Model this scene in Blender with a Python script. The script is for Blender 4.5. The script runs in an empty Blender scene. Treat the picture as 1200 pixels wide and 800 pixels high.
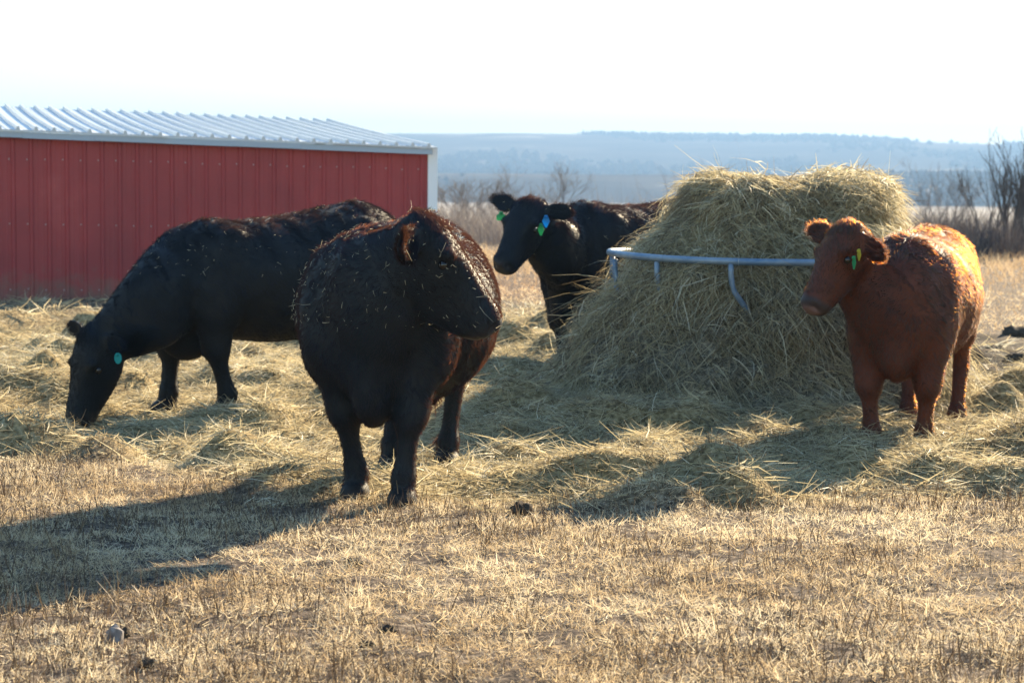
import bpy, bmesh, math, random
import numpy as np
from mathutils import Vector, Matrix

random.seed(7)
rng = np.random.default_rng(11)
S = bpy.context.scene
COL = S.collection

# ------------------------------------------------------------------ camera
CAM_H = 1.5
cam_data = bpy.data.cameras.new('camera')
cam = bpy.data.objects.new('camera', cam_data)
COL.objects.link(cam)
cam_data.sensor_width = 36.0
cam_data.lens = 72.0
cam_data.clip_start = 0.1
cam_data.clip_end = 30000.0
CAM_ROT = Matrix.Rotation(math.radians(90 - 4.24), 3, 'X') @ Matrix.Rotation(math.radians(0.4), 3, 'Z')
cam.matrix_world = Matrix.Translation((0, 0, CAM_H)) @ CAM_ROT.to_4x4()
cam_data.dof.use_dof = True
cam_data.dof.focus_distance = 9.4
cam_data.dof.aperture_fstop = 5.2
S.camera = cam

# ------------------------------------------------------------------ sky and sun
SUN_EL, SUN_AZ = math.radians(24), math.radians(33)
world = bpy.data.worlds.new('World')
S.world = world
world.use_nodes = True
wn = world.node_tree
sky = wn.nodes.new('ShaderNodeTexSky')
sky.sky_type = 'NISHITA'
sky.sun_disc = False
sky.sun_elevation = SUN_EL
sky.sun_rotation = SUN_AZ
sky.altitude = 300
sky.air_density = 1.7
sky.dust_density = 0.05
sky.ozone_density = 5.0
bg = wn.nodes['Background']
bg.inputs['Strength'].default_value = 0.075
wn.links.new(sky.outputs[0], bg.inputs['Color'])
sun_dir = Vector((math.sin(SUN_AZ) * math.cos(SUN_EL), math.cos(SUN_AZ) * math.cos(SUN_EL), math.sin(SUN_EL)))
sd = bpy.data.lights.new('sun', 'SUN')
sd.energy = 5.0
sd.angle = math.radians(0.5)
sd.color = (1.0, 0.81, 0.54)
sun = bpy.data.objects.new('sun', sd)
COL.objects.link(sun)
sun.rotation_euler = (-sun_dir).to_track_quat('-Z', 'Y').to_euler()
S.view_settings.view_transform = 'Standard'
S.view_settings.look = 'None'
S.view_settings.exposure = 1.98
S.view_settings.gamma = 1.0
S.cycles.use_denoising = True
S.cycles.max_bounces = 8
S.cycles.transparent_max_bounces = 8
S.cycles_curves.shape = 'RIBBONS'
S.cycles_curves.subdivisions = 2

# ------------------------------------------------------------------ helpers
def at(px, py, d):
    """photo pixel (1200 x 800) at depth y = d, as a point of the place"""
    v = CAM_ROT @ Vector(((px - 600) / 2400, (400 - py) / 2400, -1))
    k = d / v.y
    return Vector((v.x * k, d, CAM_H + v.z * k))

def _hash(ix, iy, seed):
    n = (ix.astype(np.int64) * 374761393 + iy.astype(np.int64) * 668265263 + seed * 974634533) & 0x7fffffff
    n = ((n ^ (n >> 13)) * 1274126177) & 0x7fffffff
    return ((n ^ (n >> 16)) & 0xffff) / 65535.0

def vnoise(x, y, seed=0):
    x = np.asarray(x, float); y = np.asarray(y, float)
    x0 = np.floor(x); y0 = np.floor(y)
    fx = x - x0; fy = y - y0
    fx = fx * fx * (3 - 2 * fx); fy = fy * fy * (3 - 2 * fy)
    a = _hash(x0, y0, seed); b = _hash(x0 + 1, y0, seed)
    c = _hash(x0, y0 + 1, seed); d = _hash(x0 + 1, y0 + 1, seed)
    return (a * (1 - fx) + b * fx) * (1 - fy) + (c * (1 - fx) + d * fx) * fy

def fbm(x, y, seed=0, octv=4):
    s = 0; amp = 0.5; t = 0
    for i in range(octv):
        s = s + amp * vnoise(x * 2 ** i, y * 2 ** i, seed + i * 17); t += amp; amp *= 0.5
    return s / t

def sstep(a, b, x):
    t = np.clip((x - a) / (b - a), 0, 1)
    return t * t * (3 - 2 * t)

def tag(o, label=None, cat=None, group=None, kind=None):
    if label: o['label'] = label
    if cat: o['category'] = cat
    if group: o['group'] = group
    if kind: o['kind'] = kind
    return o

def empty(name, loc=(0, 0, 0), rz=0.0):
    o = bpy.data.objects.new(name, None)
    COL.objects.link(o)
    o.empty_display_size = 0.2
    o.location = loc
    o.rotation_euler = (0, 0, rz)
    return o

def link(name, me, mat=None, parent=None):
    o = bpy.data.objects.new(name, me)
    COL.objects.link(o)
    if mat is not None and me is not None and len(me.materials) == 0:
        me.materials.append(mat)
    if parent: o.parent = parent
    return o

def np_mesh(name, verts, faces, smooth=True, attrs=None):
    """verts (n,3), faces (m,k) arrays"""
    me = bpy.data.meshes.new(name)
    verts = np.ascontiguousarray(verts, np.float32); faces = np.ascontiguousarray(faces, np.int32)
    n, (m, k) = len(verts), faces.shape
    me.vertices.add(n); me.vertices.foreach_set('co', verts.ravel())
    me.loops.add(m * k); me.loops.foreach_set('vertex_index', faces.ravel())
    me.polygons.add(m)
    me.polygons.foreach_set('loop_start', np.arange(0, m * k, k, dtype=np.int32))
    me.polygons.foreach_set('use_smooth', np.full(m, smooth))
    for nm, arr in (attrs or {}).items():
        a = me.attributes.new(nm, 'FLOAT', 'POINT')
        a.data.foreach_set('value', np.ascontiguousarray(arr, np.float32))
    me.update(calc_edges=True)
    return me

def bm_mesh(name, bm, smooth=False):
    bmesh.ops.recalc_face_normals(bm, faces=bm.faces)
    me = bpy.data.meshes.new(name)
    bm.to_mesh(me); bm.free()
    if smooth: me.polygons.foreach_set('use_smooth', [True] * len(me.polygons))
    return me

def nrm(v):
    return v / np.maximum(np.linalg.norm(v, axis=-1, keepdims=True), 1e-9)

def ribbons(name, P, D, L, W, bend, k=3, tint=None, sidebias=None, mat=None, parent=None, taper=0.25):
    """n thin blades: root P, direction D, length L, width W, bend vector added towards the tip"""
    n = len(P)
    t = np.linspace(0, 1, k)[None, :, None]
    D = nrm(D)
    C = P[:, None, :] + D[:, None, :] * (L[:, None, None] * t) + bend[:, None, :] * (t * t) * L[:, None, None]
    r = sidebias if sidebias is not None else rng.normal(size=(n, 3))
    side = nrm(np.cross(D, r))
    w = W[:, None, None] * 0.5 * (1 - (1 - taper) * t ** 1.5)
    A = C - side[:, None, :] * w; B = C + side[:, None, :] * w
    V = np.stack([A, B], axis=2).reshape(n, k * 2, 3)
    base = (np.arange(n) * k * 2)[:, None]
    fs = []
    for i in range(k - 1):
        fs.append(np.concatenate([base + 2 * i, base + 2 * i + 1, base + 2 * i + 3, base + 2 * i + 2], axis=1))
    F = np.stack(fs, axis=1).reshape(-1, 4)
    if tint is None: tint = rng.random(n)
    at_ = {'tint': np.repeat(tint, k * 2), 'tip': np.tile(np.repeat(np.linspace(0, 1, k), 2), n)}
    me = np_mesh(name, V.reshape(-1, 3), F, True, at_)
    return link(name, me, mat, parent)

# ------------------------------------------------------------------ materials
def new_mat(name):
    m = bpy.data.materials.new(name); m.use_nodes = True
    nt = m.node_tree
    b = nt.nodes.get('Principled BSDF')
    return m, nt, b, nt.nodes, nt.links

def ramp(nt, stops, fac=None):
    r = nt.nodes.new('ShaderNodeValToRGB')
    e = r.color_ramp.elements
    while len(e) > 1: e.remove(e[-1])
    e[0].position = stops[0][0]; e[0].color = (*stops[0][1], 1)
    for p, c in stops[1:]:
        x = e.new(p); x.color = (*c, 1)
    if fac is not None: nt.links.new(fac, r.inputs[0])
    return r

def noise_node(nt, scale, detail=4, coord='Object', rough=0.6):
    tc = nt.nodes.new('ShaderNodeTexCoord')
    n = nt.nodes.new('ShaderNodeTexNoise')
    n.inputs['Scale'].default_value = scale; n.inputs['Detail'].default_value = detail
    n.inputs['Roughness'].default_value = rough
    nt.links.new(tc.outputs[coord], n.inputs['Vector'])
    return n

def straw_mat(name, stops, transl=0.45, rough=0.55, spec=0.3):
    m, nt, b, N, Lk = new_mat(name)
    a = N.new('ShaderNodeAttribute'); a.attribute_name = 'tint'
    r = ramp(nt, stops, a.outputs['Fac'])
    b.inputs['Roughness'].default_value = rough
    b.inputs['Specular IOR Level'].default_value = spec
    Lk.new(r.outputs[0], b.inputs['Base Color'])
    tr = N.new('ShaderNodeBsdfTranslucent'); Lk.new(r.outputs[0], tr.inputs['Color'])
    mx = N.new('ShaderNodeMixShader'); mx.inputs[0].default_value = transl
    Lk.new(b.outputs[0], mx.inputs[1]); Lk.new(tr.outputs[0], mx.inputs[2])
    Lk.new(mx.outputs[0], N['Material Output'].inputs['Surface'])
    return m

def plain(name, col, rough=0.6, metal=0.0, spec=0.5, noise=None, bump=None):
    m, nt, b, N, Lk = new_mat(name)
    b.inputs['Base Color'].default_value = (*col, 1)
    b.inputs['Roughness'].default_value = rough
    b.inputs['Metallic'].default_value = metal
    b.inputs['Specular IOR Level'].default_value = spec
    if noise:
        sc, amt, col2 = noise
        n = noise_node(nt, sc, 5)
        r = ramp(nt, [(0.5 - amt, col), (0.5 + amt, col2)], n.outputs['Fac'])
        Lk.new(r.outputs[0], b.inputs['Base Color'])
    if bump:
        n2 = noise_node(nt, bump[0], 4)
        bp = N.new('ShaderNodeBump'); bp.inputs['Strength'].default_value = bump[1]; bp.inputs['Distance'].default_value = bump[2]
        Lk.new(n2.outputs['Fac'], bp.inputs['Height']); Lk.new(bp.outputs[0], b.inputs['Normal'])
    return m

M = {}
M['hay'] = straw_mat('hay', [(0, (.14, .11, .07)), (.25, (.33, .27, .165)), (.6, (.53, .45, .275)), (.85, (.60, .53, .36)), (1, (.78, .72, .55))])
M['stubble'] = straw_mat('stubble', [(0, (.13, .09, .06)), (.25, (.37, .27, .155)), (.6, (.61, .48, .30)), (1, (.80, .70, .51))], .5)
M['weed'] = straw_mat('weed', [(0, (.055, .035, .022)), (.6, (.13, .085, .05)), (1, (.26, .18, .1))], .2)
M['far_grass'] = straw_mat('far_grass', [(0, (.30, .2, .11)), (.6, (.47, .34, .2)), (1, (.58, .45, .3))], .45)
M['brush'] = straw_mat('brush', [(0, (.05, .04, .042)), (.6, (.095, .074, .072)), (1, (.19, .15, .125))], .15)
M['bark'] = plain('bark', (.07, .058, .05), .9, spec=.2, noise=(12, .2, (.13, .11, .095)))
M['hazed_twig'] = plain('hazed_twig', (.15, .13, .122), .9, spec=.2)  # far trees: haze is put into a paler twig colour
M['hazed_brush'] = straw_mat('hazed_brush', [(0, (.10, .082, .078)), (.6, (.18, .148, .135)), (1, (.32, .265, .22))], .25)  # distant brush, paler because haze is put into its colour
M['twig'] = plain('twig', (.085, .068, .06), .9, spec=.2)

# ------------------------------------------------------------------ terrain
def hay_mask(x, y):
    x = np.asarray(x, float); y = np.asarray(y, float)
    edge = 9.75 + 1.25 * sstep(-0.8, -2.3, x) + 0.25 * sstep(.5, 2.5, x) + 1.1 * (fbm(x * .9, y * .5, 5, 3) - .5)
    m = sstep(-.25, .5, y - edge)
    m = m * sstep(27 + 3 * fbm(x * .3, y * .1, 8) - 6 * sstep(3.6, 5.2, x), 18.5 - 4 * sstep(3.6, 5.2, x), y - 0 * x)
    return np.clip(m, 0, 1) * (1 - .85 * mud_mask(x, y))

def mud_mask(x, y):
    d = ((x - 4.75) / 1.6) ** 2 + ((y - 19.3) / 3.3) ** 2
    return sstep(1.1, .5, d + .9 * (fbm(x * 1.3, y * 1.0, 21, 3) - .5))

def height(x, y):
    x = np.asarray(x, float); y = np.asarray(y, float)
    far = -7.0 * sstep(50, 260, y)
    h = far + .06 * (fbm(x * .12, y * .12, 2, 3) - .5) * sstep(400, 60, y)
    near = sstep(60, 28, y)
    h = h + near * (.03 * sstep(24, 12, y) + .05 * sstep(12, 20, y)) / .03 * (.03 * (fbm(x * 4, y * 4, 3, 3) - .5) + .018 * (vnoise(x * 14, y * 12, 47) - .5))
    m = hay_mask(x, y)
    a = fbm(x * 1.25 + 3.1, y * 1.1, 31, 3)
    b = vnoise(x * 2.6, y * 2.3, 37)
    c = vnoise(x * 6.0, y * 5.5, 41)
    pad = 1 - .85 * (np.exp(-(((x + .57) / .75) ** 2 + ((y - 10.4) / 1.0) ** 2) ** 2) + np.exp(-(((x + 1.75) / 1.0) ** 2 + ((y - 13.6) / .8) ** 2) ** 2) + .7 * np.exp(-(((x - 2.5) / .75) ** 2 + ((y - 12.55) / 1.15) ** 2) ** 2))
    h = h + m * pad * (-.045 + .28 * np.maximum(a - .42, 0) + .52 * np.maximum(b - .42, 0) ** 1.25 + .075 * (c - .45) + .03 * (vnoise(x * 13, y * 11, 43) - .5))
    mu = mud_mask(x, y)
    h = h + mu * (.26 * (fbm(x * 3.0, y * 2.4, 51, 3) - .5))
    return h

def H1(x, y):
    return float(height(np.array([x]), np.array([y]))[0])

def geo(a, b, n):
    return np.geomspace(a, b, n)

ys = np.concatenate([np.linspace(-30, 4.5, 20), np.arange(4.8, 11, .05), np.arange(11, 20, .085), np.arange(20, 48, .28), geo(48.3, 9000, 60)])
xh = np.concatenate([np.arange(0, 4.2, .055), np.arange(4.25, 13, .2), geo(13.5, 9000, 34)])
xs = np.concatenate([-xh[:0:-1], xh])
gx, gy = np.meshgrid(xs, ys)
gz = height(gx, gy)
nv = len(xs)
V = np.stack([gx, gy, gz], -1).reshape(-1, 3)
ii, jj = np.meshgrid(np.arange(len(ys) - 1), np.arange(nv - 1), indexing='ij')
q = (ii * nv + jj).ravel()
F = np.stack([q, q + 1, q + nv + 1, q + nv], 1)
gm, nt, b, N, Lk = new_mat('pasture_ground')
a = N.new('ShaderNodeAttribute'); a.attribute_name = 'hay'
n1 = noise_node(nt, 26, 6); n2 = noise_node(nt, 2.2, 5)
soil = ramp(nt, [(.38, (.032, .024, .02)), (.54, (.13, .097, .072)), (.70, (.36, .285, .20))], n1.outputs['Fac'])
hayc = ramp(nt, [(.34, (.075, .055, .028)), (.5, (.25, .19, .095)), (.7, (.42, .34, .19))], n1.outputs['Fac'])
mx = N.new('ShaderNodeMixRGB'); Lk.new(a.outputs['Fac'], mx.inputs[0]); Lk.new(soil.outputs[0], mx.inputs[1]); Lk.new(hayc.outputs[0], mx.inputs[2])
mu = N.new('ShaderNodeAttribute'); mu.attribute_name = 'mud'
mx2 = N.new('ShaderNodeMixRGB'); Lk.new(mu.outputs['Fac'], mx2.inputs[0]); Lk.new(mx.outputs[0], mx2.inputs[1])
mudc = ramp(nt, [(.4, (.018, .014, .011)), (.7, (.10, .072, .05))], n2.outputs['Fac']); Lk.new(mudc.outputs[0], mx2.inputs[2])
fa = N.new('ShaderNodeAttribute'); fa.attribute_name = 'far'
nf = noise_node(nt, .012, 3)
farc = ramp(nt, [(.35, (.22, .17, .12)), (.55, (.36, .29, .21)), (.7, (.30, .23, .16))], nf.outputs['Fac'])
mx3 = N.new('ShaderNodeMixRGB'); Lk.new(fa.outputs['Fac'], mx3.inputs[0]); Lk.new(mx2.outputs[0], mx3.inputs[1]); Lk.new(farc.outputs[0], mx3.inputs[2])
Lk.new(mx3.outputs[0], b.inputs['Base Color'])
b.inputs['Roughness'].default_value = .95; b.inputs['Specular IOR Level'].default_value = .1
bp = N.new('ShaderNodeBump'); bp.inputs['Strength'].default_value = .7; bp.inputs['Distance'].default_value = .02
nb = noise_node(nt, 45, 5); Lk.new(nb.outputs['Fac'], bp.inputs['Height']); Lk.new(bp.outputs[0], b.inputs['Normal'])
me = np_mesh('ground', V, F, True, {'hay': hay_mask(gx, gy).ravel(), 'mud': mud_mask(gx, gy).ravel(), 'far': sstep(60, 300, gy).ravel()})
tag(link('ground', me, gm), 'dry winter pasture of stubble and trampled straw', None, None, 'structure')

# hills: two wooded bluffs across the valley
def hill_h(x, y):
    r1 = 15 + 4 * (fbm(x * .0016 + 4, y * .0004, 61, 4) - .5) * 2
    r2 = 84 + 15 * (fbm(x * .0011 + 9, y * .0003, 67, 4) - .5) * 2
    h = -9 + (r1 + 9) * sstep(1240, 1560, y + 140 * (fbm(x * .003, y * 0, 71) - .5))
    h = h + (r2 - r1) * sstep(1900, 3300, y + 300 * (fbm(x * .002, y * 0, 73) - .5))
    return h - 60 * sstep(3500, 4600, y)
hx = np.linspace(-2600, 2600, 260); hy = np.concatenate([np.linspace(1200, 1700, 40), np.linspace(1730, 4600, 70)])
ax, ay = np.meshgrid(hx, hy)
az = hill_h(ax, ay)
nv = len(hx)
ii, jj = np.meshgrid(np.arange(len(hy) - 1), np.arange(nv - 1), indexing='ij')
q = (ii * nv + jj).ravel()
hm, nt, b, N, Lk = new_mat('hillside')
n1 = noise_node(nt, .004, 5); n2 = noise_node(nt, .06, 5)
c1 = ramp(nt, [(.44, (.06, .05, .042)), (.58, (.10, .082, .065)), (.64, (.27, .225, .17)), (.78, (.22, .18, .13))], n1.outputs['Fac'])
Lk.new(c1.outputs[0], b.inputs['Base Color']); b.inputs['Roughness'].default_value = 1; b.inputs['Specular IOR Level'].default_value = 0
tag(link('hills', np_mesh('hills', np.stack([ax, ay, az], -1).reshape(-1, 3), np.stack([q, q + 1, q + nv + 1, q + nv], 1)), hm), 'long wooded hills across the valley', None, None, 'structure')

# far woods on the hills
iv = np.array([(1, 0, 0), (0, 1, 0), (-1, 0, 0), (0, -1, 0), (0, 0, 1), (0, 0, -1)], float)
ifc = np.array([(0, 1, 4), (1, 2, 4), (2, 3, 4), (3, 0, 4), (1, 0, 5), (2, 1, 5), (3, 2, 5), (0, 3, 5)])
n = 42000
wx = rng.uniform(-1300, 1500, n); wy = np.where(rng.random(n) < .45, rng.uniform(1250, 1560, n), rng.uniform(1900, 3500, n))
keep = (fbm(wx * .0045, wy * .0022, 77, 3) + rng.normal(0, .03, n) > .47)
wx, wy = wx[keep] * (wy[keep] / 3000 + .2), wy[keep]; n = len(wx)
sz = rng.uniform(2.5, 5.0, n) * np.where(wy < 1600, .5, 1.0)
P = np.stack([wx, wy, hill_h(wx, wy) + sz * .5], 1)
jit = rng.uniform(.75, 1.25, (n, len(iv), 1))
V = (iv[None] * jit * np.stack([sz, sz, sz * 1.0], 1)[:, None, :] + P[:, None, :]).reshape(-1, 3)
F = (ifc[None] + (np.arange(n) * len(iv))[:, None, None]).reshape(-1, 3)
M['woods'] = plain('woods', (.085, .07, .058), 1, spec=0)
tag(link('far_woods', np_mesh('far_woods', V, F, False), M['woods']), 'bare leafless woods covering the far hills', 'woods', None, 'stuff')

# ------------------------------------------------------------------ shed
wall_m, nt, b, N, Lk = new_mat('red_painted_steel')
n1 = noise_node(nt, 1.1, 5); n2 = noise_node(nt, 30, 4)
r = ramp(nt, [(.3, (.25, .026, .032)), (.6, (.33, .034, .038)), (.8, (.39, .06, .06))], n1.outputs['Fac'])
tcw = N.new('ShaderNodeTexCoord'); sx = N.new('ShaderNodeSeparateXYZ'); Lk.new(tcw.outputs['Object'], sx.inputs[0])
ns = noise_node(nt, 6, 5); ad_ = N.new('ShaderNodeMath'); ad_.operation = 'MULTIPLY_ADD'; Lk.new(ns.outputs['Fac'], ad_.inputs[0]); ad_.inputs[1].default_value = -.9; Lk.new(sx.outputs['Z'], ad_.inputs[2])
ms = N.new('ShaderNodeMapRange'); Lk.new(ad_.outputs[0], ms.inputs[0]); ms.inputs[1].default_value = -.42; ms.inputs[2].default_value = .0; ms.inputs[3].default_value = .75; ms.inputs[4].default_value = 0
mw = N.new('ShaderNodeMixRGB'); Lk.new(ms.outputs[0], mw.inputs[0]); Lk.new(r.outputs[0], mw.inputs[1]); mw.inputs[2].default_value = (.16, .11, .08, 1)
Lk.new(mw.outputs[0], b.inputs['Base Color']); b.inputs['Roughness'].default_value = .55
rr = ramp(nt, [(.3, (.42,) * 3), (.7, (.62,) * 3)], n2.outputs['Fac']); Lk.new(rr.outputs[0], b.inputs['Roughness'])
roof_m = plain('white_roof_steel', (.46, .50, .55), .45, .2, noise=(3, .2, (.54, .57, .60)))
trim_m = plain('white_trim_steel', (.52, .58, .64), .5, .1)
corner_m = plain('white_corner_steel', (.78, .82, .86), .5)
flash_m = plain('shade_tinted_white_flashing', (.34, .42, .52), .5, .15)  # white steel; its bluish shade is put into the colour
dark_m = plain('dark_inside', (.03, .025, .02), .9)
screw_m = plain('screw_head', (.45, .36, .36), .4, .4)

pl = at(0, 355, 26.7); pr = at(503, 300, 28.4)
s0 = Vector((pl.x, 26.7, 0)); s1 = Vector((pr.x, 28.4, 0))
wdir = (s1 - s0).normalized()
LEN_R = (s1 - s0).length
rz = math.atan2(wdir.y, wdir.x)
N_PAN, PAN = 12, .915
shed = empty('shed', (s1.x, s1.y, H1(s1.x, s1.y) - .06), rz)   # local x runs along the wall (negative to the left), local y away
tag(shed, 'long low red metal shed with white ribbed roof', 'shed')
DEP, EAVE = 6.4, 2.08
SLOPE = -.027             # the long wall falls gently to the right
PITCH = .082
def zrun(x): return SLOPE * x
def rib_profile(x0, x1, pitch, hgt, first):
    """section of ribbed sheet between x0 and x1: list of (x, offset)"""
    out = [(x0, 0.0)]
    x = first
    while x < x1 - .02:
        for dx, h in ((-.028, 0), (-.014, hgt), (.014, hgt), (.028, 0)):
            out.append((x + dx, h))
        m = x + pitch / 2
        if m + .06 < x1:
            for dd in (-.035, .035):
                out += [(m + dd - .01, 0), (m + dd, hgt * .22), (m + dd + .01, 0)]
        x += pitch
    out.append((x1, 0.0))
    return [p for p in sorted(out) if x0 - 1e-6 <= p[0] <= x1 + 1e-6]
for i in range(N_PAN):
    x1 = -i * PAN; x0 = x1 - PAN - .012; lap = .004 * (i % 2)
    prof = rib_profile(x0, x1, PAN / 4, .019, x1 - PAN * 7 / 8)
    bm = bmesh.new()
    dzz = random.uniform(-.006, .006); tw = random.uniform(-.004, .004)
    lo = [bm.verts.new((x, -h - lap - tw * (x - x0), -.15)) for x, h in prof]
    hi = [bm.verts.new((x, -h - lap + tw * (x - x0), EAVE + zrun(x) + .02)) for x, h in prof]
    for k in range(len(prof) - 1): bm.faces.new((lo[k], lo[k + 1], hi[k + 1], hi[k]))
    o = link('wall_panel', bm_mesh('wall_panel', bm), wall_m, shed)
    md = o.modifiers.new('thick', 'SOLIDIFY'); md.thickness = .004; md.offset = 1
    # roof sheet
    x1r, x0r = x1 + .06, x0 + .06
    x0r -= .015
    prof = rib_profile(x0r, x1r, PAN / 4, .046, x1r - PAN * 7 / 8)
    bm = bmesh.new()
    lift = random.uniform(0, .004); over = random.uniform(-.008, .008)
    rows = [[bm.verts.new((x, -.17 + over, EAVE + zrun(x) + .06 + PITCH * (-.17 + over) - .022 + .003 * (i % 2))) for x, h in prof]]
    for yy in (-.17 + over, .0, 2.2, 4.4, DEP + .15):
        sag = -.02 * math.sin(math.pi * max(0, yy) / DEP) + (lift if yy < 0 else 0)
        rows.append([bm.verts.new((x, yy, EAVE + zrun(x) + .06 + PITCH * yy + h + sag + .003 * (i % 2))) for x, h in prof])
    for ra, rb in zip(rows, rows[1:]):
        for k in range(len(prof) - 1): bm.faces.new((ra[k], ra[k + 1], rb[k + 1], rb[k]))
    o = link('roof_panel', bm_mesh('roof_panel', bm), roof_m, shed)
    md = o.modifiers.new('thick', 'SOLIDIFY'); md.thickness = .004; md.offset = -1
    # eave flashing under the sheet
    bm = bmesh.new()
    z = lambda x: EAVE + zrun(x)
    x0 = x1 - PAN
    e = [(-.155, .022), (-.155, -.05 - random.uniform(0, .012)), (-.135, -.058), (-.135, .02)]
    A = [bm.verts.new((x0 + .0015, yy, z(x0) + dz)) for yy, dz in e]; B = [bm.verts.new((x1, yy, z(x1) + dz)) for yy, dz in e]
    for k in range(4): bm.faces.new((A[k], A[(k + 1) % 4], B[(k + 1) % 4], B[k]))
    bm.faces.new(A[::-1]); bm.faces.new(B)
    link('eave_flashing', bm_mesh('eave_flashing', bm), flash_m, shed)
def box_bm(bm, x0, x1, y0, y1, z0, z1):
    v = [bm.verts.new(p) for p in ((x0, y0, z0), (x1, y0, z0), (x1, y1, z0), (x0, y1, z0), (x0, y0, z1), (x1, y0, z1), (x1, y1, z1), (x0, y1, z1))]
    for f in ((0, 3, 2, 1), (4, 5, 6, 7), (0, 1, 5, 4), (1, 2, 6, 5), (2, 3, 7, 6), (3, 0, 4, 7)): bm.faces.new([v[i] for i in f])
bm = bmesh.new(); box_bm(bm, -.03, .105, -.035, .07, -.15, EAVE + .03)
o = link('corner_trim', bm_mesh('corner_trim', bm), corner_m, shed)
for xx in (.035, -N_PAN * PAN - .03):
    bm = bmesh.new()
    v = [bm.verts.new(p) for p in ((xx, .072, -.15), (xx, DEP, -.15), (xx, DEP, EAVE + PITCH * DEP + zrun(xx)), (xx, .072, EAVE + zrun(xx)))]
    w = [bm.verts.new(p.co + Vector((-.03, 0, 0))) for p in v]
    bm.faces.new(v); bm.faces.new(w[::-1])
    for k in range(4): bm.faces.new((v[k], w[k], w[(k + 1) % 4], v[(k + 1) % 4]))
    link('end_wall', bm_mesh('end_wall', bm), wall_m, shed)
for k in range(5):
    bm = bmesh.new(); box_bm(bm, -k * 2.7 - .3, -k * 2.7 - .15, DEP - .15, DEP, -.2, EAVE + PITCH * DEP - .05)
    link('post', bm_mesh('post', bm), M['bark'], shed)
bm = bmesh.new()
for zz in (.12, .98, 1.82):
    for k in range(N_PAN * 4):
        x = -k * PAN / 4 - PAN / 8 - .05
        bmesh.ops.create_cube(bm, size=.016, matrix=Matrix.Translation((x, -.004, zz + zrun(x) * .6 + random.uniform(-.01, .01))))
tag(link('screw_heads', bm_mesh('screw_heads', bm), screw_m, shed), kind='stuff')

# ------------------------------------------------------------------ bare trees and brush
def tube(bm, pts, radii, seg=5):
    prev = None
    for i, (p, r) in enumerate(zip(pts, radii)):
        d = (pts[min(i + 1, len(pts) - 1)] - pts[max(i - 1, 0)]).normalized()
        a = d.orthogonal().normalized(); c = d.cross(a)
        ring = [bm.verts.new(p + (a * math.cos(2 * math.pi * k / seg) + c * math.sin(2 * math.pi * k / seg)) * r) for k in range(seg)]
        if prev:
            for k in range(seg): bm.faces.new((prev[k], prev[(k + 1) % seg], ring[(k + 1) % seg], ring[k]))
        prev = ring
    return prev

def grow(bmT, bmC, p, d, L, r, depth, maxd, up, spread):
    n = 4
    pts = [p.copy()]; rad = [r]
    for i in range(n):
        d = (d + Vector((random.gauss(0, .12), random.gauss(0, .12), random.gauss(0, .06) + up))).normalized()
        pts.append(pts[-1] + d * L / n); rad.append(r * (1 - .55 * (i + 1) / n))
    rad = [max(q_, .0065) for q_ in rad]
    tube(bmT if depth <= 0 else bmC, pts, rad, 6 if depth == 0 else (4 if depth < 3 else 3))
    if depth >= maxd: return
    nb = random.randint(3, 5) if depth < 2 else random.randint(2, 4)
    for i in range(nb):
        t = random.uniform(.35, 1.0) if i else 1.0
        k = min(int(t * n), n - 1)
        q = pts[k].lerp(pts[k + 1], t * n - k)
        rd = Vector((random.gauss(0, 1), random.gauss(0, 1), random.gauss(0, .5))).normalized()
        nd = (d + rd * spread).normalized()
        grow(bmT, bmC, q, nd, L * random.uniform(.55, .8), rad[k] * random.uniform(.5, .7), depth + 1, maxd, up, spread)

def bare_tree(px, d, top_py, stems, maxd, spread, label, up=.05, r0=.055, lean=.35):
    g = at(px, 300, d); z0 = H1(g.x, d) - .05
    top = at(px, top_py, d).z
    hgt = top - z0
    root = empty('bare_tree', (g.x, d, z0)); tag(root, label, 'tree', 'bare trees beyond the pasture')
    bT, bC = bmesh.new(), bmesh.new()
    for s in range(stems):
        an = 2 * math.pi * (s + random.random() * .6) / stems
        dv = Vector((math.cos(an) * lean * (stems > 1), math.sin(an) * lean * (stems > 1), 1)).normalized()
        grow(bT, bC, Vector((math.cos(an) * .12 * (stems > 1), math.sin(an) * .12 * (stems > 1), 0)), dv, hgt * random.uniform(.4, .5), r0 * hgt / 3 * random.uniform(.7, 1.1), 0, maxd, up, spread)
    zs = max(v.co.z for v in bC.verts); f = hgt / zs
    for bmx in (bT, bC):
        for v in bmx.verts: v.co *= f
    link('trunk', bm_mesh('trunk', bT, True), M['bark'] if d < 60 else M['hazed_twig'], root)
    link('crown', bm_mesh('crown', bC, True), M['twig'] if d < 60 else M['hazed_twig'], root)
    return root
bare_tree(1186, 50, 148, 6, 3, .34, 'tallest bare multi-stemmed tree at the right edge above dark brush', .10, .085, .28)
bare_tree(1160, 56, 185, 4, 3, .36, 'shorter bare tree just left of the tallest multi-stemmed tree', .10, .05, .3)
bare_tree(1214, 47, 155, 4, 3, .36, 'bare tree half cut off by the right picture edge', .10, .055, .3)
bare_tree(1100, 120, 182, 5, 4, .45, 'faint bare tree above the red cow in front of the pale field', .05, .05)
bare_tree(664, 110, 186, 1, 4, .6, 'bare tree with a round crown straight above the black cow behind the hay', .03, .075)
bare_tree(622, 118, 188, 2, 4, .55, 'slender bare tree directly behind the poll of the cow by the hay', .03, .06)
bare_tree(546, 95, 196, 4, 4, .6, 'low grey bare tree next to the white corner of the shed', .03, .05)
bare_tree(812, 150, 182, 2, 3, .5, 'bare tree peeking over the left shoulder of the hay stack', .03, .05)
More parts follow.
